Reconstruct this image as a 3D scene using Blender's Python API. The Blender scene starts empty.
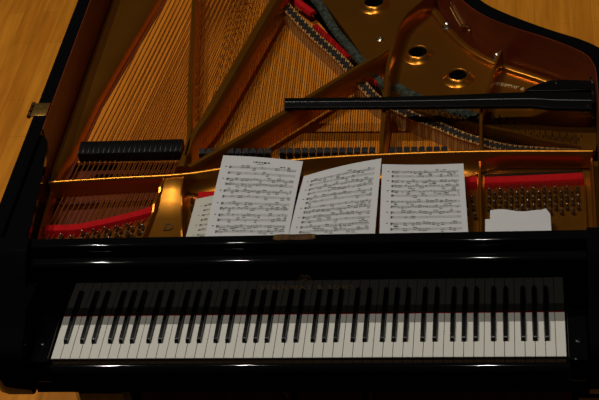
import bpy, bmesh, math, random
from mathutils import Vector, Matrix
R = random.Random(7)
C = bpy.context.scene.collection
PI = math.pi
H = 0.74                      # height of the key tops above the floor; the piano is built from the key tops

# ------------------------------------------------------------------ materials
def new_mat(name):
    m = bpy.data.materials.new(name); m.use_nodes = True
    nt = m.node_tree
    return m, nt, nt.nodes['Principled BSDF']
def mat(name, col, rough=.5, metal=0., bump=0., bscale=200., var=0., vscale=6., coat=0., spec=.5, stretch=(1, 1, 1)):
    m, nt, b = new_mat(name)
    b.inputs['Base Color'].default_value = (*col, 1)
    b.inputs['Roughness'].default_value = rough
    b.inputs['Metallic'].default_value = metal
    b.inputs['Coat Weight'].default_value = coat
    b.inputs['Coat Roughness'].default_value = .08
    b.inputs['Specular IOR Level'].default_value = spec
    tc = nt.nodes.new('ShaderNodeTexCoord'); mp = nt.nodes.new('ShaderNodeMapping')
    mp.inputs['Scale'].default_value = stretch
    nt.links.new(tc.outputs['Object'], mp.inputs['Vector'])
    if var > 0:
        n = nt.nodes.new('ShaderNodeTexNoise'); n.inputs['Scale'].default_value = vscale; n.inputs['Detail'].default_value = 4
        nt.links.new(mp.outputs['Vector'], n.inputs['Vector'])
        r = nt.nodes.new('ShaderNodeValToRGB')
        r.color_ramp.elements[0].position = .3; r.color_ramp.elements[1].position = .7
        r.color_ramp.elements[0].color = (*[c * (1 - var) for c in col], 1)
        r.color_ramp.elements[1].color = (*[min(1, c * (1 + var)) for c in col], 1)
        nt.links.new(n.outputs['Fac'], r.inputs['Fac']); nt.links.new(r.outputs['Color'], b.inputs['Base Color'])
    if bump > 0:
        n2 = nt.nodes.new('ShaderNodeTexNoise'); n2.inputs['Scale'].default_value = bscale
        nt.links.new(mp.outputs['Vector'], n2.inputs['Vector'])
        bp = nt.nodes.new('ShaderNodeBump'); bp.inputs['Strength'].default_value = bump; bp.inputs['Distance'].default_value = .002
        nt.links.new(n2.outputs['Fac'], bp.inputs['Height']); nt.links.new(bp.outputs['Normal'], b.inputs['Normal'])
    return m
def floor_mat():
    m, nt, b = new_mat('parquet')
    tc = nt.nodes.new('ShaderNodeTexCoord'); mp = nt.nodes.new('ShaderNodeMapping')
    mp.inputs['Rotation'].default_value = (0, 0, PI / 2)
    nt.links.new(tc.outputs['Object'], mp.inputs['Vector'])
    br = nt.nodes.new('ShaderNodeTexBrick')
    br.inputs['Scale'].default_value = 1.; br.inputs['Brick Width'].default_value = .62; br.inputs['Row Height'].default_value = .072
    br.inputs['Mortar Size'].default_value = .0012; br.offset = .37; br.inputs['Bias'].default_value = 0
    br.inputs['Color1'].default_value = (.68, .235, .015, 1); br.inputs['Color2'].default_value = (.82, .31, .024, 1)
    br.inputs['Mortar'].default_value = (.56, .20, .013, 1)
    nt.links.new(mp.outputs['Vector'], br.inputs['Vector'])
    mp2 = nt.nodes.new('ShaderNodeMapping'); mp2.inputs['Scale'].default_value = (14, 1.1, 1)
    nt.links.new(tc.outputs['Object'], mp2.inputs['Vector'])
    n = nt.nodes.new('ShaderNodeTexNoise'); n.inputs['Scale'].default_value = 3; n.inputs['Detail'].default_value = 6
    nt.links.new(mp2.outputs['Vector'], n.inputs['Vector'])
    r = nt.nodes.new('ShaderNodeValToRGB'); r.color_ramp.elements[0].position = .3; r.color_ramp.elements[1].position = .75
    r.color_ramp.elements[0].color = (.72, .66, .55, 1); r.color_ramp.elements[1].color = (1.05, 1.03, 1., 1)
    nt.links.new(n.outputs['Fac'], r.inputs['Fac'])
    mx = nt.nodes.new('ShaderNodeMix'); mx.data_type = 'RGBA'; mx.blend_type = 'MULTIPLY'; mx.inputs[0].default_value = 1
    nt.links.new(br.outputs['Color'], mx.inputs[6]); nt.links.new(r.outputs['Color'], mx.inputs[7])
    nt.links.new(mx.outputs[2], b.inputs['Base Color'])
    b.inputs['Roughness'].default_value = .38
    return m
def wood_mat(name, c0, c1, rough, scale, stretch, coat=0., spec=.5):
    m, nt, b = new_mat(name)
    tc = nt.nodes.new('ShaderNodeTexCoord'); mp = nt.nodes.new('ShaderNodeMapping'); mp.inputs['Scale'].default_value = stretch
    nt.links.new(tc.outputs['Object'], mp.inputs['Vector'])
    n = nt.nodes.new('ShaderNodeTexNoise'); n.inputs['Scale'].default_value = scale; n.inputs['Detail'].default_value = 5
    nt.links.new(mp.outputs['Vector'], n.inputs['Vector'])
    r = nt.nodes.new('ShaderNodeValToRGB'); r.color_ramp.elements[0].position = .32; r.color_ramp.elements[1].position = .68
    r.color_ramp.elements[0].color = (*c0, 1); r.color_ramp.elements[1].color = (*c1, 1)
    nt.links.new(n.outputs['Fac'], r.inputs['Fac']); nt.links.new(r.outputs['Color'], b.inputs['Base Color'])
    b.inputs['Roughness'].default_value = rough; b.inputs['Coat Weight'].default_value = coat; b.inputs['Specular IOR Level'].default_value = spec
    return m
M = {
 'black': mat('black lacquer', (.003, .003, .0033), .045, spec=.19),
 'satin': mat('black satin', (.003, .003, .003), .27, spec=.3),
 'ebony': mat('black key', (.005, .005, .005), .25, spec=.25),
 'ivory': mat('white key', (.66, .645, .58), .32, spec=.3),
 'keywood': wood_mat('key wood', (.30, .19, .11), (.38, .25, .15), .6, 20, (1, 1, 8)),
 'gold': mat('bronzed iron', (.44, .165, .015), .28, .88, bump=.08, bscale=350, var=.10, vscale=5),
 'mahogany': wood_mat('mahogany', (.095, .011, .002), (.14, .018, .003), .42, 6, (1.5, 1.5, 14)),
 'spruce': wood_mat('spruce', (.48, .145, .007), (.62, .205, .012), .38, 9, (10, .6, 1)),
 'beech': wood_mat('beech', (.42, .20, .05), (.5, .25, .07), .5, 12, (2, 2, 2)),
 'blackwood': mat('blackened wood', (.004, .004, .004), .42, spec=.25),
 'graphite': mat('graphited wood', (.012, .013, .012), .5),
 'copper': mat('copper wound string', (.80, .27, .04), .34, .9),
 'steel': mat('steel string', (.30, .12, .02), .3, .95),
 'pin': mat('tuning pin steel', (.34, .33, .31), .25, 1.),
 'coil': mat('coiled wire', (.07, .05, .03), .4, .8),
 'red': mat('red felt', (.42, .006, .008), .95, bump=.6, bscale=500, var=.12, vscale=60, spec=.1),
 'grey': mat('grey braid', (.035, .042, .030), .9, bump=1., bscale=260, var=.7, vscale=90, spec=.1),
 'blackfelt_shade': mat('black felt and shade', (.006, .006, .006), .95, spec=.1),  # damper felt; also stands in for shade in the holes and gap
 'brass': mat('brass', (.50, .28, .07), .3, .9, var=.2, vscale=90),
 'tarnish': mat('worn brass', (.085, .036, .009), .5, .6, var=.5, vscale=60),
 'nickel': mat('nickel', (.6, .58, .5), .22, 1.),
 'cast': mat('rubbed bronze lettering', (.62, .42, .20), .5, .35),
 'lettering': mat('gilt lettering', (.15, .075, .022), .45, .5),
 'paper': mat('paper', (.55, .55, .545), .85, spec=.15, var=.02, vscale=15),
 'oldpaper': mat('cream paper', (.50, .48, .41), .85, spec=.15, var=.03, vscale=15),
 'ink': mat('printing ink', (.055, .055, .058), .8, spec=.1),
 'floor': floor_mat(),
}

# ------------------------------------------------------------------ mesh helpers
def obj(name, bm, m, parent=None, smooth=None, loc=None):
    me = bpy.data.meshes.new(name)
    bmesh.ops.recalc_face_normals(bm, faces=bm.faces[:])
    bm.to_mesh(me); bm.free()
    for q in (m if isinstance(m, (list, tuple)) else [m]): me.materials.append(q)
    if smooth is not None:
        for p in me.polygons: p.use_smooth = True
        me.set_sharp_from_angle(angle=math.radians(smooth))
    o = bpy.data.objects.new(name, me); C.objects.link(o)
    if loc: o.location = loc
    if parent is not None: o.parent = parent
    return o
def box(bm, x0, x1, y0, y1, z0, z1, bev=0., seg=2, mi=0):
    r = bmesh.ops.create_cube(bm, size=1, matrix=Matrix.Translation(((x0+x1)/2, (y0+y1)/2, (z0+z1)/2)) @ Matrix.Diagonal((x1-x0, y1-y0, z1-z0, 1)))
    vs = r['verts']; fs = set(f for v in vs for f in v.link_faces)
    for f in fs: f.material_index = mi
    if bev > 0:
        es = list({e for v in vs for e in v.link_edges})
        bmesh.ops.bevel(bm, geom=es, offset=bev, segments=seg, affect='EDGES', profile=.5)
    return vs
def prism(bm, pts, z0, z1, mi=0):
    a = [bm.verts.new((x, y, z0)) for x, y in pts]; b = [bm.verts.new((x, y, z1)) for x, y in pts]
    n = len(pts); fs = [bm.faces.new(a[::-1]), bm.faces.new(b)]
    for i in range(n): fs.append(bm.faces.new((a[i], a[(i+1) % n], b[(i+1) % n], b[i])))
    for f in fs: f.material_index = mi
    return fs
def prism_x(bm, prof, x0, x1, mi=0):      # profile in (y, z) pushed along x
    a = [bm.verts.new((x0, y, z)) for y, z in prof]; b = [bm.verts.new((x1, y, z)) for y, z in prof]
    n = len(prof); fs = [bm.faces.new(a), bm.faces.new(b[::-1])]
    for i in range(n): fs.append(bm.faces.new((a[i], b[i], b[(i+1) % n], a[(i+1) % n])))
    for f in fs: f.material_index = mi
    return fs
def tube(bm, pts, r, seg=6, cap=True, mi=0):
    pts = [Vector(p) for p in pts]; rings = []
    for i, p in enumerate(pts):
        d = (pts[min(i+1, len(pts)-1)] - pts[max(i-1, 0)]).normalized()
        up = Vector((0, 0, 1)) if abs(d.z) < .95 else Vector((1, 0, 0))
        s = d.cross(up).normalized(); t = s.cross(d)
        rr = r[i] if isinstance(r, (list, tuple)) else r
        rings.append([bm.verts.new(p + rr * (math.cos(2*PI*k/seg) * s + math.sin(2*PI*k/seg) * t)) for k in range(seg)])
    fs = []
    for a, b in zip(rings, rings[1:]):
        for k in range(seg): fs.append(bm.faces.new((a[k], a[(k+1) % seg], b[(k+1) % seg], b[k])))
    if cap: fs.append(bm.faces.new(rings[0][::-1])); fs.append(bm.faces.new(rings[-1]))
    for f in fs: f.material_index = mi
def lathe(bm, prof, c, seg=24, mi=0, closed=False):   # profile of (r, z) about a vertical axis at c
    rings = []
    for r, z in prof:
        if r < 1e-6: rings.append([bm.verts.new((c[0], c[1], c[2] + z))])
        else: rings.append([bm.verts.new((c[0] + r*math.cos(2*PI*k/seg), c[1] + r*math.sin(2*PI*k/seg), c[2] + z)) for k in range(seg)])
    pr = list(zip(rings, rings[1:])) + ([(rings[-1], rings[0])] if closed else [])
    for a, b in pr:
        for k in range(seg):
            q = [a[k % len(a)], a[(k+1) % len(a)], b[(k+1) % len(b)], b[k % len(b)]]
            q = list(dict.fromkeys(q))
            if len(q) > 2: bm.faces.new(q).material_index = mi
def spline(pts, n=8):                    # Catmull-Rom through 2D / 3D points
    P = [Vector(p) for p in pts]; out = []
    for i in range(len(P) - 1):
        p0 = P[i-1] if i else 2*P[0] - P[1]; p3 = P[i+2] if i + 2 < len(P) else 2*P[-1] - P[-2]
        for k in range(n):
            t = k / n
            out.append(.5 * ((2*P[i]) + (P[i+1]-p0)*t + (2*p0-5*P[i]+4*P[i+1]-p3)*t*t + (3*P[i]-p0-3*P[i+1]+p3)*t**3))
    out.append(P[-1]); return [tuple(v) for v in out]
def beam(bm, path, zb, zt, w, round_=.35, mi=0):      # casting rib along a plan path (x, y[, width]); crowned top
    rings = []; n = len(path)
    for i, p in enumerate(path):
        a = Vector(path[max(i-1, 0)][:2]); b = Vector(path[min(i+1, n-1)][:2])
        d = (b - a).normalized(); s = Vector((d.y, -d.x))
        ww = (p[2] if len(p) > 2 else w) / 2
        zz = zt[i] if isinstance(zt, (list, tuple)) else zt
        h = zz - zb
        prof = [(-ww*1.15, zb), (-ww*.95, zb + h*.55), (-ww*.8, zz - h*.12), (-ww*round_, zz), (ww*round_, zz), (ww*.8, zz - h*.12), (ww*.95, zb + h*.55), (ww*1.15, zb)]
        rings.append([bm.verts.new((p[0] + s.x*u, p[1] + s.y*u, z)) for u, z in prof])
    m = len(rings[0])
    for a, b in zip(rings, rings[1:]):
        for k in range(m): bm.faces.new((a[k], a[(k+1) % m], b[(k+1) % m], b[k])).material_index = mi
    bm.faces.new(rings[0]); bm.faces.new(rings[-1][::-1])
def offset(path, d):
    out = []
    for i, p in enumerate(path):
        a = Vector(path[max(i-1, 0)][:2]); b = Vector(path[min(i+1, len(path)-1)][:2]); t = (b - a).normalized()
        out.append((p[0] + t.y*d, p[1] - t.x*d))
    return out
def resample(path, step):
    out = [path[0]]; acc = 0
    for a, b in zip(path, path[1:]):
        a = Vector(a); b = Vector(b); L = (b-a).length; t = step - acc
        while t <= L:
            out.append(tuple(a + (b-a)*t/L)); t += step
        acc = L - (t - step)
    return out
def copy_under(o, parent, loc):
    c = o.copy(); C.objects.link(c); c.parent = parent; c.location = loc; return c
def text_mesh(name, body, size, m, parent, mw, extrude=.0006, align='CENTER', space=1.):
    cu = bpy.data.curves.new(name, 'FONT'); cu.body = body; cu.size = size; cu.extrude = extrude; cu.align_x = align; cu.space_character = space; cu.offset = .022*size
    t = bpy.data.objects.new('tmp', cu); C.objects.link(t)
    me = bpy.data.meshes.new_from_object(t.evaluated_get(bpy.context.evaluated_depsgraph_get()))
    bpy.data.objects.remove(t); me.materials.clear(); me.materials.append(m); me.name = name
    o = bpy.data.objects.new(name, me); C.objects.link(o); o.parent = parent; o.matrix_local = mw
    return o

# ------------------------------------------------------------------ floor
bm = bmesh.new(); box(bm, -7, 7, -.32, 9, -.9, 0)
fl = obj('floor', bm, M['floor']); fl['kind'] = 'structure'

# ------------------------------------------------------------------ the grand piano
piano = bpy.data.objects.new('grand_piano', None); C.objects.link(piano)
piano.location = (0, 0, 0)
piano['label'] = 'black grand piano without its lid, keyboard and gilded iron plate uncovered'
piano['category'] = 'piano'
KB = (0, 0, H)
def part(name, bm, m, parent=None, smooth=None, label=None):
    # parts are modelled from the key tops; the part directly under the piano carries the lift
    o = obj(name, bm, m, parent or piano, smooth, loc=KB if parent is None else None)
    if label: o['label'] = label
    return o

# --- rim
inner = spline([(.712, .20), (.713, .50), (.715, .776), (.708, .86), (.679, .914), (.597, .980), (.496, 1.045), (.423, 1.105), (.366, 1.18), (.305, 1.30),
                (.245, 1.46), (.19, 1.68), (.13, 1.95), (.04, 2.20), (-.12, 2.39), (-.34, 2.47), (-.56, 2.43), (-.69, 2.28), (-.738, 2.05), (-.738, 1.6), (-.737, .9), (-.736, .20)], 8)
outer = spline([(.772, .20), (.772, .50), (.772, .80), (.758, .885), (.726, .928), (.681, .966), (.598, 1.019), (.497, 1.095), (.424, 1.165), (.362, 1.27),
                (.300, 1.42), (.243, 1.66), (.183, 1.95), (.09, 2.23), (-.09, 2.44), (-.33, 2.53), (-.59, 2.48), (-.735, 2.31), (-.777, 2.05), (-.776, 1.6), (-.775, .9), (-.774, .20)], 8)
ZT, ZB = .215, -.12
bm = bmesh.new(); rr = []
for (ix, iy), (ox, oy) in zip(inner, outer):
    d = Vector((ox-ix, oy-iy)); L = d.length; d /= L; e = .006
    q = lambda t, z: bm.verts.new((ix + d.x*t, iy + d.y*t, z))
    rr.append([q(0, ZB)] + [q(.004 - .004*math.cos(a), ZT - .004 + .004*math.sin(a)) for a in (PI*k/8 for k in range(5))] +
              [q(L - e + e*math.sin(a), ZT - e + e*math.cos(a)) for a in (PI*k/12 for k in range(7))] + [q(L, ZB+.004), q(L-.004, ZB)])
for a, b in zip(rr, rr[1:]):
    for k in range(len(a)): bm.faces.new((a[k], a[(k+1) % len(a)], b[(k+1) % len(a)], b[k]))
bm.faces.new(rr[0]); bm.faces.new(rr[-1][::-1])
rim = part('rim', bm, M['black'], smooth=40)
bm = bmesh.new(); path = [p for p in inner if not (p[0] < 0 and p[1] < .62)]; lin = offset(path, -.0025)
a0 = [bm.verts.new((x, y, ZT-.004)) for x, y in path]; a1 = [bm.verts.new((x, y, .02)) for x, y in path]
b0 = [bm.verts.new((x, y, ZT-.004)) for x, y in lin]; b1 = [bm.verts.new((x, y, .02)) for x, y in lin]
for i in range(len(path)-1):
    bm.faces.new((a0[i], a0[i+1], b0[i+1], b0[i])); bm.faces.new((b0[i], b0[i+1], b1[i+1], b1[i])); bm.faces.new((b1[i], b1[i+1], a1[i+1], a1[i])); bm.faces.new((a1[i], a1[i+1], a0[i+1], a0[i]))
lining = part('rim_lining', bm, M['mahogany'], rim, smooth=40, label='reddish mahogany inner face of the rim')

# --- arms beside the keyboard, key blocks, key bed, key slip
def arm(sx):
    prof = [(.20, ZT), (.17, .213), (.135, .200), (.10, .165), (.06, .115), (.02, .085), (-.015, .074), (-.032, .068), (-.044, .054), (-.050, .03), (-.052, 0), (-.050, -.05), (-.042, -.080), (-.03, -.088), (.20, -.098)]
    bm = bmesh.new(); x0, x1 = (.662, .773)
    n = len(prof); cols = []
    for x, pull in ((x0, 0), (x1-.05, 0), (x1-.028, .008), (x1-.010, .024), (x1-.002, .045), (x1, .07)):
        cols.append([bm.verts.new((sx*x, y + (pull if y < .03 else 0), z - (.004 if (pull > .04 and z > .05 and y < .19) else 0))) for y, z in prof])
    for a, b in zip(cols, cols[1:]):
        for k in range(n): bm.faces.new((a[k], a[(k+1) % n], b[(k+1) % n], b[k]))
    bm.faces.new(cols[0]); bm.faces.new(cols[-1][::-1])
    return part('arm', bm, M['black'], smooth=35)
for sx in (-1, 1):
    arm(sx)
    bm = bmesh.new(); box(bm, *sorted((sx*.616, sx*.6605)), -.022, .1435, -.06, .012, .004, 3)
    kb = part('key_block', bm, M['black'], smooth=40)
    bm = bmesh.new(); lathe(bm, [(0, .0145), (.007, .0145), (.0095, .013), (.0105, .012), (.0105, .010), (0, .010)], (sx*.640, .040, 0), 16)
    part('block_screw', bm, M['satin'], kb, smooth=40)
bm = bmesh.new(); box(bm, -.66, .66, -.0025, .30, -.098, -.055, .002)
part('key_bed', bm, M['satin'])
bm = bmesh.new(); prism_x(bm, [(-.003, -.098), (-.003, -.0165)] + [(-.004 - .017*math.sin(a), -.033 + .017*math.cos(a)) for a in (PI*k/16 for k in range(9))] + [(-.021, -.095), (-.018, -.098)], -.66, .66)
part('key_slip', bm, M['black'], smooth=40)

bm = bmesh.new(); prism(bm, [(-.7335, .205), (-.672, .205), (-.690, .42), (-.703, .53), (-.716, .60), (-.7335, .63)], .188, .205)
bmesh.ops.bevel(bm, geom=[e for e in bm.edges if all(v.co.z > .2 for v in e.verts)], offset=.003, segments=2, affect='EDGES')
part('cheek', bm, M['black'], smooth=35)
bm = bmesh.new(); box(bm, -.7355, -.7325, .22, .63, .02, .186)
part('rim_lining', bm, M['mahogany'], rim, label='reddish mahogany inner face of the rim')
# --- keys
KW = 1.2236 / 52; X0 = -.6118
names = [('ABCDEFG')[(i) % 7] for i in range(52)]          # A0 first
blk = []                                                    # centre x of each black key, with the boundary it covers
for i in range(51):
    n = names[i]
    if n in 'ACDFG':
        off = {'C': -.0026, 'D': .0026, 'F': -.0036, 'G': 0, 'A': .0036}[n]
        blk.append((i, X0 + KW*(i+1) + off))
BW = .0112
bmap = {i: x for i, x in blk}
KL = .1445
cache = {}
for i in range(52):
    xc = X0 + KW*(i+.5); g = .0006
    l, r_ = -KW/2 + g, KW/2 - g
    lc = bmap[i-1] + BW/2 + .0007 - xc if (i-1) in bmap else l
    rc = bmap[i] - BW/2 - .0007 - xc if i in bmap else r_
    key = (round(lc, 5), round(rc, 5))
    if key not in cache:
        yb = .0487
        pts = [(l, 0), (r_, 0)]
        if rc < r_ - 1e-5: pts += [(r_, yb), (rc, yb)]
        pts += [(rc, KL), (lc, KL)]
        if lc > l + 1e-5: pts += [(lc, yb), (l, yb)]
        bm = bmesh.new(); fs = prism(bm, pts, -.0025, 0)
        top = fs[1]; bmesh.ops.bevel(bm, geom=list(top.edges), offset=.0006, segments=1, affect='EDGES')
        pts2 = [(x*.985, max(y, .0012)) for x, y in pts]
        prism(bm, pts2, -.021, -.0025, 1)
        cache[key] = part('white_key', bm, [M['ivory'], M['keywood']])
        cache[key].location = (xc, 0, H)
    else:
        copy_under(cache[key], piano, (xc, 0, H))
bm = bmesh.new()
pr = [(.0487, -.004), (.0500, .0085), (.0525, .0108), (.056, .0118), (.1445, .0122), (.1445, -.004)]
w0, w1 = BW/2, BW/2 - .0012
c0 = [bm.verts.new((-w0 if z < 0 else -w1, y, z)) for y, z in pr]; c1 = [bm.verts.new((w0 if z < 0 else w1, y, z)) for y, z in pr]
for k in range(6): bm.faces.new((c0[k], c1[k], c1[(k+1) % 6], c0[(k+1) % 6]))
bm.faces.new(c0); bm.faces.new(c1[::-1])
bk = None
for i, x in blk:
    if bk is None:
        bmesh.ops.bevel(bm, geom=[e for e in bm.edges if min(v.co.z for v in e.verts) > 0], offset=.0009, segments=2, affect='EDGES')
        bk = part('black_key', bm, M['ebony'], smooth=50); bk.location = (x, 0, H)
    else: copy_under(bk, piano, (x, 0, H))
bm = bmesh.new(); box(bm, -.612, .612, .1437, .1452, .0002, .0009)
part('key_felt', bm, M['red'], label='thin red felt strip behind the keys')

# --- fallboard with lettering, stretcher
bm = bmesh.new()
yf, yb, zt = .1455, .172, .172
pf = [(yf, -.03)] + [(yf, zt-.010)] + [(yf + .010 - .010*math.cos(a), zt - .010 + .010*math.sin(a)) for a in (PI*k/12 for k in range(1, 7))] + \
     [(yb - .006 + .006*math.sin(a), zt - .006 + .006*math.cos(a)) for a in (PI*k/10 for k in range(0, 6))] + [(yb, -.03)]
prism_x(bm, pf, -.6605, .6605)
fall = part('fallboard', bm, M['black'], smooth=35)
face = Matrix.Rotation(PI/2, 4, 'X')
text_mesh('lettering', 'STEINWAY & SONS', .0185, M['lettering'], fall, Matrix.Translation((.006, yf - .0001, .083)) @ face, .0003, space=1.5)['label'] = 'gilt maker lettering'
bm = bmesh.new()                                            # the lyre emblem
def strip(pts, r=.0007): tube(bm, [(x, yf - .0006, z) for x, z in pts], r, 5)
cx, cz = .005, .119
for sg in (-1, 1):
    strip([(cx + sg*x, cz + z) for x, z in spline([(.002, -.009), (.008, -.008), (.0135, -.003), (.0125, .003), (.0075, .0085), (.0045, .010), (.0028, .0085)], 5)])
    strip([(cx + sg*x, cz + z) for x, z in spline([(.0015, -.006), (.0055, -.004), (.0065, .001), (.0045, .005)], 4)])
for dx in (-.002, 0, .002): strip([(cx + dx, cz - .006), (cx + dx, cz + .006)], .0004)
strip([(cx - .006, cz + .0065), (cx + .006, cz + .0065)]); strip([(cx - .009, cz - .010), (cx + .009, cz - .010)])
part('emblem', bm, M['lettering'], fall, label='gilt lyre emblem')
bm = bmesh.new(); rad = .006
ys, ye, zs = .183, .214, .197
pf = [(ys, -.05), (ys, zs-rad)] + [(ys + rad - rad*math.cos(PI*k/10), zs - rad + rad*math.sin(PI*k/10)) for k in range(1, 6)] + [(ye-.002, zs), (ye, zs-.002), (ye, -.05)]
prism_x(bm, pf, -.735, .711)
stretch = part('stretcher', bm, M['black'], smooth=35)
bm = bmesh.new()
pts = [(-.068, .197), (-.06, .193), (-.03, .1945), (0, .193), (.026, .194), (.033, .198), (.033, .212), (.02, .2145), (-.02, .213), (-.05, .2145), (-.068, .212)]
prism(bm, pts, .1955, .1978)
lock = part('lock_plate', bm, M['tarnish'], stretch, label='worn brown lock plate')
bm = bmesh.new()
bm.free()
for x in (-.061, .028):
    bm = bmesh.new(); lathe(bm, [(0, .0022), (.0035, .0018), (.0045, 0), (0, 0)], (x, .2045, .1978), 12)
    part('plate_screw', bm, M['brass'], stretch)

# --- belly rail, added dark board and soundboard
bm = bmesh.new(); box(bm, -.733, .709, .50, .695, -.02, .020)
part('belly_rail', bm, M['mahogany'])
bm = bmesh.new(); prism(bm, [(x, y) for x, y in offset(inner, -.001) if y > .51], -.115, -.105)
part('added_dark_board', bm, M['satin'])  # added board, absent in a real grand; keeps gaps and holes dark
gap = spline([(-.28, 1.70), (-.21, 1.57), (-.06, 1.32), (.05, 1.075), (.15, .92), (.21, .855), (.27, .813), (.43, .709), (.52, .678), (.60, .668), (.668, .662)], 4)
bm = bmesh.new()
prism(bm, [(-.733, .702), (-.35, .690), (.0, .66), (.3, .63), (.69, .622)] + gap[::-1] + [(-.36, 1.86), (-.50, 2.1), (-.733, 2.1)], .036, .045)
part('soundboard', bm, M['spruce'], label='golden spruce soundboard')

# --- iron plate
def fill_holes(bm, outer_pts, holes, z0, z1):
    es = []
    for loop in [outer_pts] + holes:
        vs = [bm.verts.new((x, y, z1)) for x, y in loop]
        es += [bm.edges.new((vs[k], vs[(k+1) % len(vs)])) for k in range(len(vs))]
    r = bmesh.ops.triangle_fill(bm, use_beauty=True, use_dissolve=False, edges=es)
    fs = [g for g in r['geom'] if isinstance(g, bmesh.types.BMFace)]
    ex = bmesh.ops.extrude_face_region(bm, geom=fs)
    for v in ex['geom']:
        if isinstance(v, bmesh.types.BMVert): v.co.z = z0
rimin = offset(inner, -.004)
webedge = spline([(-.33, 1.82), (-.20, 1.62), (-.061, 1.40), (.067, 1.13), (.150, .915), (.178, .866), (.249, .828), (.331, .786), (.426, .753), (.515, .719), (.579, .685), (.667, .660), (.706, .655)], 6)
bent = [p for p in rimin if p[1] > .66 and p[0] > -.02 and p[1] < 2.0]
HO = [(.090, 1.384, .0275), (.232, 1.113, .0255), (.348, .994, .0240), (.552, .888, .026)]
def circ(x, y, r, n=24): return [(x + r*math.cos(2*PI*k/n), y + r*math.sin(2*PI*k/n)) for k in range(n)]
bm = bmesh.new()
fill_holes(bm, webedge + bent, [circ(x, y, r + .008) for x, y, r in HO], .062, .078)
plate = part('iron_plate', bm, M['gold'], smooth=30, label='gold bronzed cast iron plate')
for x, y, r in HO:
    bm = bmesh.new()
    R_ = r + .021
    lathe(bm, [(r, .0895), (r+.0015, .0925), (r+.004, .0935), (r+.0065, .0925), (r+.011, .087), (r+.016, .0815), (R_, .0785), (R_, .0775), (r+.0045, .0765), (r+.003, .05)], (x, y, 0), 40)
    lathe(bm, [(r+.003, .05), (r, .05), (r, .0895)], (x, y, 0), 40, mi=1)  # inner wall coloured black in place of the shade inside the hole
    part('sound_hole', bm, [M['gold'], M['blackfelt_shade']], plate, smooth=40, label='round hole with a raised collar')
# flange along the bass side and along the bent side
bm = bmesh.new()
ol = [(-.731, .61), (-.7305, 2.05)]
fr_ = []
for y, xr in ((.56, -.712), (.63, -.708), (.70, -.697), (.95, -.676), (1.18, -.640), (1.41, -.602), (1.80, -.54), (2.05, -.50)):
    wd = xr + .731
    fr_.append([bm.verts.new(q) for q in ((-.731, y, .046), (-.731, y, .088), (-.731 + wd*.3, y, .087), (-.731 + wd*.7, y, .081), (xr - .004, y, .075), (xr, y, .070), (xr + .004, y, .046))])
for a, b in zip(fr_, fr_[1:]):
    for k in range(7): bm.faces.new((a[k], a[(k+1) % 7], b[(k+1) % 7], b[k]))
bm.faces.new(fr_[0]); bm.faces.new(fr_[-1][::-1])
part('flange', bm, M['gold'], plate, smooth=40)
bpath = [p for p in offset(inner, -.020) if p[1] > .93 and p[0] < .63 and p[0] > 0 and p[1] < 2.0]
bm = bmesh.new(); beam(bm, bpath, .075, .089, .024, .6)
part('flange', bm, M['gold'], plate, smooth=50)
for x, y in ((.311, 1.235), (.455, 1.070), (.226, 1.42)):
    bm = bmesh.new()
    lathe(bm, [(.0135, .086), (.0135, .092), (.011, .0945), (.008, .0945), (.008, .104), (.005, .107), (0, .1075)], (x, y, 0), 16)
    part('plate_bolt', bm, M['nickel'], plate, smooth=40, label='bright bolt on the curved flange')
bm = bmesh.new(); lathe(bm, [(.0115, .078), (.0115, .083), (.009, .085), (.007, .083), (.0065, .079), (0, .079)], (.117, 1.197, 0), 20)
part('plate_bolt', bm, M['nickel'], plate, smooth=40, label='small bright ring bolt')
bm = bmesh.new(); beam(bm, spline([(.170, .872), (.249, .832), (.331, .791), (.426, .757), (.515, .723), (.579, .690), (.667, .665)], 5), .075, .092, .011, .5)
part('flange', bm, M['gold'], plate, smooth=50)
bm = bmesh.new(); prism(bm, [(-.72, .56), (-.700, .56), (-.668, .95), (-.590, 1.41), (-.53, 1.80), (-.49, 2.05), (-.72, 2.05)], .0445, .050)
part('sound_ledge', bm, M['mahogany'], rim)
# struts
def strut(path, w, zt=.14, zb=.075, name='strut', r=.45, n=6):
    p3 = spline([(p[0], p[1], p[2] if len(p) > 2 else w) for p in path], n)
    bm = bmesh.new(); beam(bm, p3, zb, zt, w, r)
    return part(name, bm, M['gold'], plate, smooth=45)
strut([(-.359, .555, .034), (-.357, .60, .026), (-.357, .68, .019), (-.381, .846, .022), (-.449, 1.356, .020), (-.53, 2.0, .020)], .02)
strut([(-.352, .60, .02), (-.345, .70, .028), (-.309, .842, .040), (-.204, 1.338, .042), (-.10, 1.83, .042)], .04)
strut([(-.338, .553, .022), (-.146, .744, .030), (.06, .966, .026), (.128, 1.034, .026), (.152, 1.06, .02)], .026)
strut([(.160, .600, .016), (.158, .79, .022), (.158, 1.006, .019), (.180, 1.205, .018), (.235, 1.31, .016), (.285, 1.38, .014)], .02, zt=.135)
strut([(.416, .585, .012), (.416, .78, .014), (.436, .90, .013), (.452, .99, .013), (.467, 1.05, .013)], .013, zt=.13)
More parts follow.
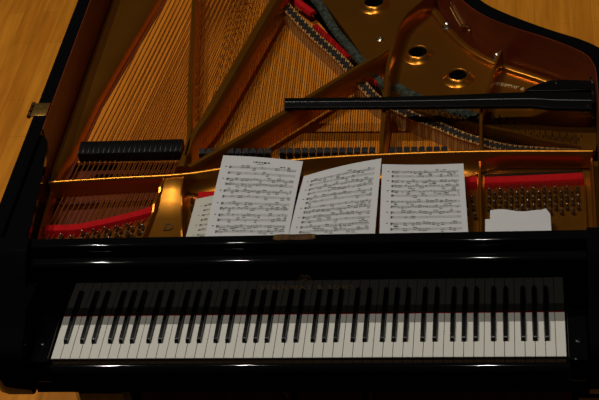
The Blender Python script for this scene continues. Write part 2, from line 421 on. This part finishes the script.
# agraffe cross bar
top = spline([(-.700, .492), (-.537, .502), (-.35, .512), (-.225, .536), (-.046, .563), (.160, .575), (.414, .578), (.694, .568)], 6)
bm = bmesh.new(); rings = []
for x, y in top:
    fl_ = max(0, min(1, (x + .36) / .10)) * max(0, min(1, (.45 - x) / .08))
    pf = [(0, .141), (.002, .1445), (.006, .146), (.010, .1445), (.013, .14), (.018, .100), (-.002 - .040*fl_, .094), (-.002 - .026*fl_, .0985), (-.002 - .014*fl_, .106), (-.001 - .005*fl_, .120)]
    rings.append([bm.verts.new((x, y + u, z)) for u, z in pf])
for a, b in zip(rings, rings[1:]):
    for k in range(10): bm.faces.new((a[k], a[(k+1) % 10], b[(k+1) % 10], b[k]))
bm.faces.new(rings[0]); bm.faces.new(rings[-1][::-1])
part('capo_bar', bm, M['gold'], plate, smooth=50)
# tuning-pin field, margins, ribs, stamped panel
bm = bmesh.new()
prism(bm, [(-.40, .218), (.709, .218), (.709, .60), (.690, .60), (.414, .60), (.16, .598), (-.046, .586), (-.225, .558), (-.35, .532), (-.40, .530)], .05, .088)
prism(bm, [(-.733, .218), (-.40, .218), (-.40, .41), (-.46, .39), (-.55, .36), (-.61, .345), (-.733, .345)], .05, .088)

pinfield = part('pin_field', bm, M['gold'], plate)
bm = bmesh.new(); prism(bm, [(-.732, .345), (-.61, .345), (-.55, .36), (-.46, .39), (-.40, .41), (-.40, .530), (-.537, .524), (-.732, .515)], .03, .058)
part('dark_bass_recess', bm, M['mahogany'])  # plate recess under the bass strings; mahogany colour stands in for its shade
strut([(-.691, .222), (-.692, .304), (-.698, .50)], .010, .118, .085, 'plate_rib')
strut([(-.395, .520, .010), (-.400, .47, .010), (-.407, .412, .010), (-.418, .309, .009), (-.430, .222, .009)], .01, [.140]*7 + [.132]*6 + [.122]*12, .085, 'plate_rib')
strut([(-.347, .520), (-.338, .43), (-.319, .310), (-.306, .222)], .009, [.140]*7 + [.130]*6 + [.122]*6, .085, 'plate_rib')
strut([(.413, .572), (.415, .43), (.418, .288), (.419, .222)], .010, .120, .085, 'plate_rib')
strut([(.692, .565), (.691, .43), (.689, .281), (.688, .222)], .010, .128, .085, 'plate_rib')
strut([(.671, .545), (.671, .43), (.669, .281), (.668, .222)], .004, .100, .085, 'plate_rib')
bm = bmesh.new(); rows = []
for y, z, xl, xr in ((.522, .136, -.394, -.350), (.500, .137, -.397, -.346), (.47, .128, -.400, -.342), (.44, .118, -.404, -.338), (.41, .110, -.407, -.334), (.38, .106, -.410, -.330), (.31, .103, -.418, -.319), (.222, .101, -.428, -.308)):
    rows.append([bm.verts.new((xl, y, .086)), bm.verts.new((xl, y, z)), bm.verts.new((xl*.6 + xr*.4, y, z + .003)), bm.verts.new((xl*.3 + xr*.7, y, z + .003)), bm.verts.new((xr, y, z)), bm.verts.new((xr, y, .086))])
for a, b in zip(rows, rows[1:]):
    for k in range(5): bm.faces.new((a[k], a[k+1], b[k+1], b[k]))
bm.faces.new(rows[0]); bm.faces.new(rows[-1])
panel = part('stamped_panel', bm, M['gold'], plate, smooth=60)
text_mesh('size_letter', 'D', .036, M['tarnish'], plate, Matrix.Translation((-.362, .338, .1065)), .0030)['label'] = 'raised letter on the gold panel'
# cast lettering along the curved flange
for k, ch in enumerate('STEINWAY & SONS'):
    if ch == ' ': continue
    u = k / 14; x = .452 + .108*u; y = .957 - .036*u - .012*u*u; a = -math.atan2(.036 + .024*u, .108)
    text_mesh('cast_letter', ch, .0165, M['cast'], plate, Matrix.Translation((x, y, .0785)) @ Matrix.Rotation(a, 4, 'Z'), .0022)
# felts, plus a black strip standing in for a shaded gap
def felt(name, path, w, z0, z1, m, label=None, parent=None):
    bm = bmesh.new(); beam(bm, path, z0, z1, w, .7); return part(name, bm, m, parent, smooth=60, label=label)
felt('string_felt', spline([(-.684, .356), (-.609, .357), (-.55, .372), (-.497, .389), (-.45, .407), (-.412, .423)], 4), .030, .086, .109, M['red'], 'red felt strip laid across the bass strings')
felt('string_felt', [(.424, .515), (.545, .518), (.668, .524)], .032, .087, .105, M['red'], 'red felt strip behind the treble tuning pins')
felt('string_felt', [(-.305, .475), (-.05, .490), (.15, .505), (.406, .514)], .030, .087, .109, M['red'], 'red felt strip running under the music sheets')
felt('gap_shade_strip', [(.424, .541), (.668, .549)], .014, .088, .097, M['blackfelt_shade'])  # black strip painted in for the shaded gap below the cross bar
felt('string_felt', [(-.148, 1.420), (-.120, 1.385), (-.092, 1.350)], .022, .074, .087, M['red'], 'red felt strip by the long bridge')
felt('string_felt', [(-.079, 1.279), (-.022, 1.192), (.032, 1.107)], .021, .074, .087, M['red'], 'red felt strip by the long bridge')
felt('string_felt', [(.098, 1.02), (.125, .975)], .010, .074, .085, M['red'], 'short red felt strip between two struts')
gl = spline([(-.30, 1.74), (-.18, 1.56), (-.086, 1.416), (-.02, 1.262), (.050, 1.130), (.112, 1.02), (.150, .958)], 6)
felt('duplex_braid', gl, .025, .078, .088, M['grey'], 'grey braid woven through the string ends')

felt('duplex_braid', spline([(.176, .965), (.225, .917), (.285, .876), (.345, .842), (.400, .812)], 4), .030, .077, .0865, M['grey'], 'grey braid woven through the string ends')
# --- bridge
bl = spline([(-.36, 1.80), (-.27, 1.56), (-.187, 1.399), (-.09, 1.238), (.011, 1.092), (.050, 1.024), (.123, .900), (.180, .852), (.240, .805), (.305, .762), (.36, .722), (.409, .695), (.45, .674), (.50, .658), (.58, .645), (.66, .634)], 6)
bm = bmesh.new(); beam(bm, bl, .044, .090, .034, .92)
bridge = part('long_bridge', bm, M['beech'], smooth=30)
bm = bmesh.new()
rs = []; pos = 0.                                     # black graphited band with a notched edge, finer towards the treble
fine = resample(bl, .0005); k = 0
while k < len(fine) - 1:
    rs.append(fine[k]); k += int((.0125 - .0055 * min(1, max(0, (fine[k][0] + .0) / .25))) / .0005)
le, ri = [], []
for i in range(1, len(rs)-1):
    a = Vector(rs[i-1]); b = Vector(rs[i+1]); c = Vector(rs[i]); t = (b-a).normalized(); sd = Vector((t.y, -t.x))
    le.append(tuple(c - sd*(.0135 if i % 2 else .004))); ri.append(tuple(c + sd*(.004 if i % 2 else .0135)))
for i in range(len(le)-1): prism(bm, [le[i], ri[i], ri[i+1], le[i+1]], .0885, .0915)
bmesh.ops.remove_doubles(bm, verts=bm.verts[:], dist=1e-5)
part('bridge_cap', bm, M['graphite'], bridge, label='black graphited bridge cap')

# --- strings, pins, dampers
def bridge_y(x):
    for a, b in zip(bl, bl[1:]):
        if a[0] <= x <= b[0]: return a[1] + (b[1]-a[1]) * (x-a[0]) / (b[0]-a[0])
    return 2.0
def capo_y(x):
    for a, b in zip(top, top[1:]):
        if a[0] <= x <= b[0]: return a[1] + (b[1]-a[1]) * (x-a[0]) / (b[0]-a[0])
    return .5
strings = []; pins = []
bass = [(k, 0.) for k in range(8)] + [(k, d) for k in range(8, 20) for d in (-.0028, .0028)]
for k, (n, d) in enumerate(bass):                    # bass: copper wound, single then in pairs, overstrung
    u = n / 19; x = -.668 + u * .268 + d
    y0 = capo_y(x); sl = .118
    pinx = x - .12*(y0 - .30) - .004; piny = [.322, .294, .308, .280][k % 4] + .055*u
    ye = 2.02
    strings.append(('copper', .0019 - .0006*u, [(pinx, piny, .097), (x - .12*(y0-.36-.05*u), .36 + .05*u, .0975), (x, y0 + .012, .0975), (x + sl*(ye-y0), ye, .116)]))
    pins.append((pinx, piny))
def unison(xc, i, n, seg):
    y0 = capo_y(xc)
    for j in (-1, 0, 1):
        x = xc + j*.0058 if seg == 'mid' else xc + j*.0046
        yb = bridge_y(x)
        row = (i % 2) * 3 + (j + 1)
        px = x + .0; py = .470 - .0165*row + .012*(xc > .2)
        row = 2*(j + 1) + (i % 2); py = .478 - .0165*row + (0 if seg == 'treb' else -.012)
        if seg == 'treb': px = xc
        ya = yb + .045
        if yb > 1.7: pts = [(px, py, .097), (x, .50, .098), (x, y0 + .012, .0975), (x - .03*(1.9-y0), 1.75, .0945)]
        else: pts = [(px, py, .097), (x, .50, .098), (x, y0 + .012, .0975), (x - .03*(yb-y0), yb, .0935), (x - .03*(yb-y0) + .004, ya + .035, .0925)]
        strings.append(('steel', .0008, pts)); pins.append((px, py))
mids = [x for x in (-.316 + .0196*i for i in range(24))]
for i, x in enumerate(mids): unison(x, i, 24, 'mid')
tre = [.187 + .0192*i for i in range(12)]
for i, x in enumerate(tre): unison(x, i, 12, 'ten')
tro = [.436 + .0136*i for i in range(17)]
for i, x in enumerate(tro): unison(x, i, 17, 'treb')
rest = bmesh.new()
for k, (m, r, pts) in enumerate(strings):
    if k < 100:
        bm = bmesh.new(); tube(bm, pts, r, 5); part('string', bm, M[m], smooth=60)
    else: tube(rest, pts, r, 5)
o = part('string', rest, M['steel'], smooth=60); o['kind'] = 'stuff'
def pin_bm(bm, x, y):
    q = (x, y, .0)
    lathe(bm, [(.0044, .088), (.0050, .090), (.0044, .092), (.0050, .094), (.0044, .096), (.0050, .098), (.0030, .1000)], q, 9, 1)
    lathe(bm, [(.0029, .1000), (.0027, .106), (.0025, .1075), (.0016, .1085), (0, .1088)], q, 8, 0)
order = sorted(range(len(pins)), key=lambda k: (0 if pins[k][0] > .42 else 1 if pins[k][0] < -.4 else 2, -abs(pins[k][0])))
pm = None; rest = bmesh.new()
for n, k in enumerate(order):
    x, y = pins[k]
    if n < 100:
        if pm is None:
            bm = bmesh.new(); pin_bm(bm, 0, 0); pm = part('tuning_pin', bm, [M['pin'], M['coil']], smooth=40); pm.location = (x, y, H)
        else: copy_under(pm, piano, (x, y, H))
    else: pin_bm(rest, x, y)
o = part('tuning_pin', rest, [M['pin'], M['coil']], smooth=40); o['kind'] = 'stuff'
# dampers
def damper(w, d=.024):
    bm = bmesh.new()
    prism_x(bm, [(-d, .101), (-d, .123), (-d+.003, .128), (d-.005, .131), (d, .128), (d, .101)], -w/2, w/2)
    bmesh.ops.bevel(bm, geom=bm.edges[:], offset=.0012, segments=2, affect='EDGES')
    box(bm, -w/2*.8, w/2*.8, -d+.002, d-.002, .0965, .1012, mi=1)
    return part('damper', bm, [M['blackwood'], M['blackfelt_shade']], smooth=35)
d0 = None
for k in range(20):
    loc = (-.668 + .0141*k + .018, .660, H)
    if d0 is None: d0 = damper(.0136, .027); d0.location = loc
    else: copy_under(d0, piano, loc)
d1 = None
for k, x in enumerate(mids + tre[:8]):
    if -.135 < x < -.112 or x < -.32: continue
    u = (x + .33) / .65
    loc = (x, .632 - .018*u, H)
    if d1 is None: d1 = damper(.0150, .012); d1.location = loc
    else: copy_under(d1, piano, loc)
# hitch pins along the web edge
hp = None; gl2 = spline([(.178, .895), (.249, .856), (.331, .815), (.40, .787), (.426, .777), (.515, .745), (.579, .712), (.667, .687)], 6)
hl = [p for q in (0, -.013, -.026, -.040) for p in resample(offset(gl2, q), .0175 + .002*(q < -.02))]
hl = [p for p in hl if not (.40 < p[0] < .435)] + [p for p in resample(offset(gl, .018), .016) if p[1] < 1.45]
hl = hl[:99]
for i, (x, y) in enumerate(hl):
    if hp is None:
        bm = bmesh.new(); lathe(bm, [(.0022, .078), (.0022, .086), (.0016, .0875), (0, .0878)], (0, 0, 0), 8)
        hp = part('hitch_pin', bm, M['pin'], smooth=40); hp.location = (x, y, H)
    else: copy_under(hp, piano, (x, y, H))

# --- lid prop lying across the plate
bm = bmesh.new()
fr = spline([(-.110, .780), (.202, .768), (.516, .757), (.60, .744), (.700, .736)], 6)
bk_ = spline([(-.112, .821), (.2, .812), (.517, .815), (.60, .812), (.700, .806)], 6)
z0, z1 = .142, .158
rr = []
for (ax, ay), (bx, by) in zip(fr, bk_):
    w = by - ay; h = z1 - z0
    zl = z1 - .004
    pf = [(0, z0 + .003), (0, zl - .003), (.001, zl - .001), (.004, zl)] + [(w*.40, zl)] + [(w*.42 + .005 - .005*math.cos(q), z1 - .005 + .005*math.sin(q)) for q in (PI*k/12 for k in range(1, 7))] + \
         [(w-.004, z1), (w, z1 - .004), (w, z0 + .003), (w-.003, z0), (.003, z0)]
    rr.append([bm.verts.new((ax + (bx-ax)*u/w, ay + u, z)) for u, z in pf])
for a, b in zip(rr, rr[1:]):
    for k in range(len(a)): bm.faces.new((a[k], a[(k+1) % len(a)], b[(k+1) % len(a)], b[k]))
bm.faces.new(rr[0]); bm.faces.new(rr[-1][::-1])
prop = part('lid_prop', bm, M['satin'], smooth=35, label='long black lid prop folded down across the plate')
bm = bmesh.new()
pts = spline([(.53, .818), (.575, .845), (.61, .856), (.66, .853), (.703, .848)], 4) + [(.703, .812), (.60, .812), (.53, .816)]
prism(bm, pts, z0, z1 + .004); bmesh.ops.bevel(bm, geom=[e for e in bm.edges if all(v.co.z > z1 for v in e.verts)], offset=.003, segments=2, affect='EDGES')
part('half_prop', bm, M['satin'], prop, smooth=35)
bm = bmesh.new(); box(bm, .700, .7115, .75, .86, .11, .165, .002); box(bm, .672, .7005, .742, .752, .135, .150, .002)
part('prop_bracket', bm, M['satin'], prop, smooth=40)
bm = bmesh.new()
for x, y, z in ((.706, .845, .165), (.704, .79, .165), (.690, .747, .152), (.612, .850, .163)):
    lathe(bm, [(0, .004), (.003, .0035), (.0045, 0), (0, -.001)], (x, y, z), 10)
part('bracket_screw', bm, M['nickel'], prop, smooth=40)
# --- lid hinge left on the rim, lid hook on the bent side
bm = bmesh.new(); box(bm, -.779, -.737, .688, .745, ZT - .001, ZT + .0035, .001)
for x, y in ((-.760, .700), (-.760, .733), (-.747, .716)): lathe(bm, [(0, .0022), (.0035, .0016), (.004, 0), (0, 0)], (x, y, ZT + .0035), 10)
hg = part('hinge', bm, M['brass'], smooth=40, label='brass lid hinge on the bass side')
for y in (.688, .711, .734):
    bm = bmesh.new(); tube(bm, [(-.784, y-.002, ZT + .001), (-.784, y + .013, ZT + .001)], .0058, 10)
    part('hinge_knuckle', bm, M['tarnish'], hg, smooth=40)
bm = bmesh.new()
def onrim(s, z, off=.007):                          # a point standing off the bent inner face
    p = [q for q in offset(inner, -off)]
    best = min(p, key=lambda q: abs(q[0] - s)) if False else None
    for a, b in zip(p, p[1:]):
        if (a[0]-s) * (b[0]-s) <= 0 and a[1] > 1.0 and a[1] < 1.6:
            t = (s-a[0]) / (b[0]-a[0] + 1e-9); return (s, a[1] + t*(b[1]-a[1]), z)
tube(bm, [onrim(.326, .170), onrim(.322, .150), onrim(.338, .134), onrim(.352, .122)], .0016, 6)
tube(bm, [onrim(.352, .122), onrim(.366, .137), onrim(.378, .143)], .0028, 6)
p = Vector(onrim(.378, .132)); bmesh.ops.create_icosphere(bm, subdivisions=2, radius=.0055, matrix=Matrix.Translation(p))
part('lid_hook', bm, M['brass'], smooth=50, label='small brass lid hook on the mahogany inner rim')

# --- legs and pedal lyre (below the key bed)
def leg(x, y, zt):
    bm = bmesh.new()
    prof = [(.070, zt), (.070, zt-.10), (.058, zt-.13), (.060, zt-.16), (.046, -.60), (.040, -.655), (.046, -.665), (.046, -.68), (0, -.68)]
    rings = []
    for r, z in prof[:-1]:
        q = r * .78
        rings.append([bm.verts.new((x + cx_*r, y + cy_*r, z)) for cx_, cy_ in ((-1, -.8), (-.8, -1), (.8, -1), (1, -.8), (1, .8), (.8, 1), (-.8, 1), (-1, .8))])
    for a, b in zip(rings, rings[1:]):
        for k in range(8): bm.faces.new((a[k], a[(k+1) % 8], b[(k+1) % 8], b[k]))
    bm.faces.new(rings[0]); bm.faces.new(rings[-1][::-1])
    o = part('leg', bm, M['black'], smooth=30)
    bm = bmesh.new(); tube(bm, [(x - .012, y, -.712), (x + .012, y, -.712)], .028, 16); box(bm, x-.02, x+.02, y-.012, y+.012, -.715, -.678, .003)
    part('caster', bm, M['brass'], o, smooth=40)
leg(-.525, .10, -.095); leg(.695, .075, -.075); leg(-.34, 2.30, -.12)
bm = bmesh.new(); box(bm, -.72, .70, .28, .50, -.10, -.03, .004)
part('key_frame_rail', bm, M['satin'])
bm = bmesh.new(); box(bm, -.62, .62, .30, 2.1, -.118, -.098) if False else None
box(bm, -.15, .15, .20, .34, -.15, -.096, .006); box(bm, -.14, .14, .18, .40, -.70, -.58, .01)
for x in (-.09, .09): tube(bm, [(x, .27, -.14), (x*1.25, .27, -.35), (x, .27, -.59)], .018, 10)
lyre = part('pedal_lyre', bm, M['black'], smooth=35)
for x in (-.07, 0, .07):
    bm = bmesh.new(); prism(bm, [(x-.012, .19), (x-.022, .06), (x-.012, .035), (x+.012, .035), (x+.022, .06), (x+.012, .19)], -.655, -.645)
    part('pedal', bm, M['brass'], lyre)

# ------------------------------------------------------------------ sheet music
def sheet(name, TL, TR, BL, BR, label, cat, m, group=None, sag=(0, 0), seed=1, staves=None, title=False, thick=.0004, trim=None):
    rnd = random.Random(seed)
    TL, TR, BL, BR = [Vector(v) + Vector((0, 0, H)) for v in (TL, TR, BL, BR)]
    base = (BL + BR) / 2
    def S(u, v, lift=0.):
        p = (BL*(1-u) + BR*u) * (1-v) + (TL*(1-u) + TR*u) * v
        b = sag[0] * math.sin(PI*u) * v + sag[1] * math.sin(PI*v)
        return p - base + Vector((0, -b*.35 + (0 if not trim else trim(u, v)), b + lift))
    bm = bmesh.new(); nu, nv = 14, 16
    def us(u): return u
    gtop = [[bm.verts.new(S(i/nu, j/nv, thick)) for i in range(nu+1)] for j in range(nv+1)]
    gbot = [[bm.verts.new(S(i/nu, j/nv, 0)) for i in range(nu+1)] for j in range(nv+1)]
    for j in range(nv):
        for i in range(nu):
            bm.faces.new((gtop[j][i], gtop[j][i+1], gtop[j+1][i+1], gtop[j+1][i])); bm.faces.new((gbot[j][i], gbot[j+1][i], gbot[j+1][i+1], gbot[j][i+1]))
    for j in range(nv):
        for i in (0, nu): bm.faces.new((gtop[j][i], gtop[j+1][i], gbot[j+1][i], gbot[j][i]))
    for i in range(nu):
        for j in (0, nv): bm.faces.new((gtop[j][i], gtop[j][i+1], gbot[j][i+1], gbot[j][i]))
    o = obj(name, bm, m, None, 60, loc=tuple(base)); o['label'] = label; o['category'] = cat
    if group: o['group'] = group
    if staves:
        bm = bmesh.new(); W, Hh = .21, .297
        def quad(u0, u1, v0, v1, skew=0.):
            n = max(1, int((u1-u0) / .06)); pr = None
            for k in range(n+1):
                u = u0 + (u1-u0)*k/n; dv = skew*(u-u0)/(u1-u0 + 1e-9)
                cur = (bm.verts.new(S(u, v0 + dv, thick + .0005)), bm.verts.new(S(u, v1 + dv, thick + .0005)))
                if pr: bm.faces.new((pr[0], cur[0], cur[1], pr[1]))
                pr = cur
        sp = .0016 / Hh                                    # half the stave space
        for si, (v, ul, ur, dens) in enumerate(staves):
            for L in range(-2, 3): quad(ul, ur, v + L*sp*1.15 - .00045, v + L*sp*1.15 + .00045)
            quad(ul, ul + .003, v - 2.4*sp, v + 2.4*sp)
            quad(ul + .008, ul + .020, v - 2.9*sp, v + 2.6*sp); quad(ul + .026, ul + .034, v - 1*sp, v + 1.6*sp)
            if si % 2 == 0: quad(ul - .050, ul - .030, v + .2*sp, v + 1.8*sp)
            u = ul + .040
            while u < ur - .02:
                if rnd.random() < dens:
                    n = rnd.choice((2, 3, 4)); du = rnd.uniform(.011, .016); h0 = rnd.uniform(-2, 1.8); dh = rnd.uniform(-.5, .5); up = rnd.choice((-1, 1))
                    for k in range(n):
                        if u + k*du > ur - .012: break
                        hv = v + (h0 + dh*k) * sp
                        quad(u + k*du, u + k*du + .0065, hv - .7*sp, hv + .7*sp)
                        q = u + k*du + (.0065 if up > 0 else 0)
                        quad(q, q + .0015, min(hv, hv + up*4.2*sp), max(hv, hv + up*4.2*sp))
                    if n > 2: quad(u, min(u + (n-1)*du + .007, ur - .003), v + (h0 + up*4.2)*sp - .5*sp, v + (h0 + up*4.2)*sp + .5*sp, dh*(n-1)*sp)
                    u += n*du + rnd.uniform(.003, .014)
                else: u += rnd.uniform(.02, .05)
            for ub in (ul + (ur-ul)*q for q in (.28, .52, .76, 1)): quad(ub - .002, ub, v - 2.3*sp, v + 2.3*sp)
        if title:
            u = .40
            for wd in (.012, .03, .022, .018, .035, .03):
                quad(u, u + wd, .925 - .006*(wd > .03), .940); u += wd + .012
            quad(.45, .54, .905, .909)
            for u0, wd in ((.74, .03), (.78, .025), (.83, .035)): quad(u0, u0 + wd, .885, .896)
        ink = obj('notation', bm, M['ink'], o)
        ink['label'] = 'printed black staves and notes'
    return o
st = lambda rows, ul, ur, d: [(v, ul, ur, dd) for v, dd in zip(rows, d)]
r1 = [.86, .79, .715, .655, .575, .51, .43, .375, .30, .245, .175, .12]
d1_ = [.25, .15, .95, .9, .9, .3, .55, .6, .75, .35, .8, .8]
sheet('music_sheet', (-.248, .580, .1525), (-.036, .550, .150), (-.2558, .262, .131), (-.0483, .262, .131),
      'leftmost full page of printed music, with a title line above its staves', 'sheet music', M['paper'], 'music sheets leaning behind the fallboard', (.004, .004), 11, st(r1, .11, .94, d1_), True)
r2 = [.885, .83, .765, .705, .635, .58, .51, .455, .385, .325, .26, .20]
d2_ = [.8, .25, .9, .8, .85, .4, .7, .85, .8, .4, .9, .9]
sheet('music_sheet', (-.033, .511, .132), (.1655, .552, .152), (-.0515, .240, .1285), (.164, .240, .1275),
      'middle page of printed music, its left side drooping lower than its right', 'sheet music', M['paper'], 'music sheets leaning behind the fallboard', (.007, .004), 12, st(r2, .12, .92, d2_))
r3 = [.90, .845, .78, .72, .655, .60, .525, .465, .395, .34, .265, .20]
d3_ = [.75, .3, .9, .9, .85, .3, .85, .95, .6, .2, .8, .6]
sheet('music_sheet', (.168, .536, .146), (.373, .531, .146), (.176, .240, .1275), (.391, .240, .1275),
      'rightmost page of printed music, beside the uncovered treble tuning pins', 'sheet music', M['paper'], 'music sheets leaning behind the fallboard', (-.004, .003), 13, st(r3, .12, .93, d3_))
sheet('music_sheet', (-.303, .440, .1235), (-.100, .500, .1235), (-.308, .240, .1235), (-.099, .240, .1235),
      'cream music page mostly hidden beneath the titled page, only its left edge showing', 'sheet music', M['oldpaper'], 'music sheets leaning behind the fallboard', (0, 0), 14, st([.83, .74, .65, .56, .47, .38, .29, .2], .13, .9, [.7]*8))
def torn(u, v): return v * (.004*math.sin(9*u) + (.006 if .86 < u < .95 else 0) - (.012 if u > .97 else 0))
sheet('paper_sheet', (.440, .369, .1275), (.584, .362, .1275), (.440, .240, .1275), (.586, .240, .1275),
      'upper of two blank white papers lying in front of the treble tuning pins', 'paper', M['paper'], 'blank papers by the treble pins', (.002, .002), 5, trim=torn)
sheet('paper_sheet', (.428, .341, .1235), (.560, .345, .1235), (.428, .240, .1235), (.580, .240, .1235),
      'blank white paper sticking out to the left from under another blank sheet', 'paper', M['paper'], 'blank papers by the treble pins', (0, 0), 6)

# ------------------------------------------------------------------ lamps high above the platform, dim hall
def lamp(name, loc, power, rad, col=(1, .94, .85)):
    l = bpy.data.lights.new(name, 'POINT'); l.energy = power; l.shadow_soft_size = rad; l.color = col
    o = bpy.data.objects.new(name, l); C.objects.link(o); o.location = loc
for x, y, pw in ((-2.14, 1.25, 370), (-1.26, 1.25, 235), (.27, -.8, 255)): lamp('ceiling_lamp', (x, y, 6.6), pw, .05)
w = bpy.data.worlds.new('hall'); bpy.context.scene.world = w; w.use_nodes = True
w.node_tree.nodes['Background'].inputs['Color'].default_value = (1, .78, .52, 1)
w.node_tree.nodes['Background'].inputs['Strength'].default_value = .004

# ------------------------------------------------------------------ camera
yaw, pit, rol = -0.19079, 0.68766, -0.14216
fwd = Vector((math.sin(yaw)*math.cos(pit), math.cos(yaw)*math.cos(pit), -math.sin(pit)))
rt = Vector((math.cos(yaw), -math.sin(yaw), 0)); up = rt.cross(fwd)
c, s = math.cos(rol), math.sin(rol)
rt, up = c*rt + s*up, -s*rt + c*up
cam = bpy.data.cameras.new('camera'); cam.sensor_width = 36; cam.lens = 36 * 1517.64 / 599; cam.clip_end = 100
co = bpy.data.objects.new('camera', cam); C.objects.link(co)
co.matrix_world = Matrix(((rt.x, up.x, -fwd.x, .52275), (rt.y, up.y, -fwd.y, -2.46432), (rt.z, up.z, -fwd.z, 2.54324 + H), (0, 0, 0, 1)))
S_ = bpy.context.scene
S_.camera = co
S_.view_settings.view_transform = 'Standard'; S_.view_settings.look = 'None'; S_.view_settings.exposure = 0; S_.view_settings.gamma = 1; S_.view_settings.use_curve_mapping = False
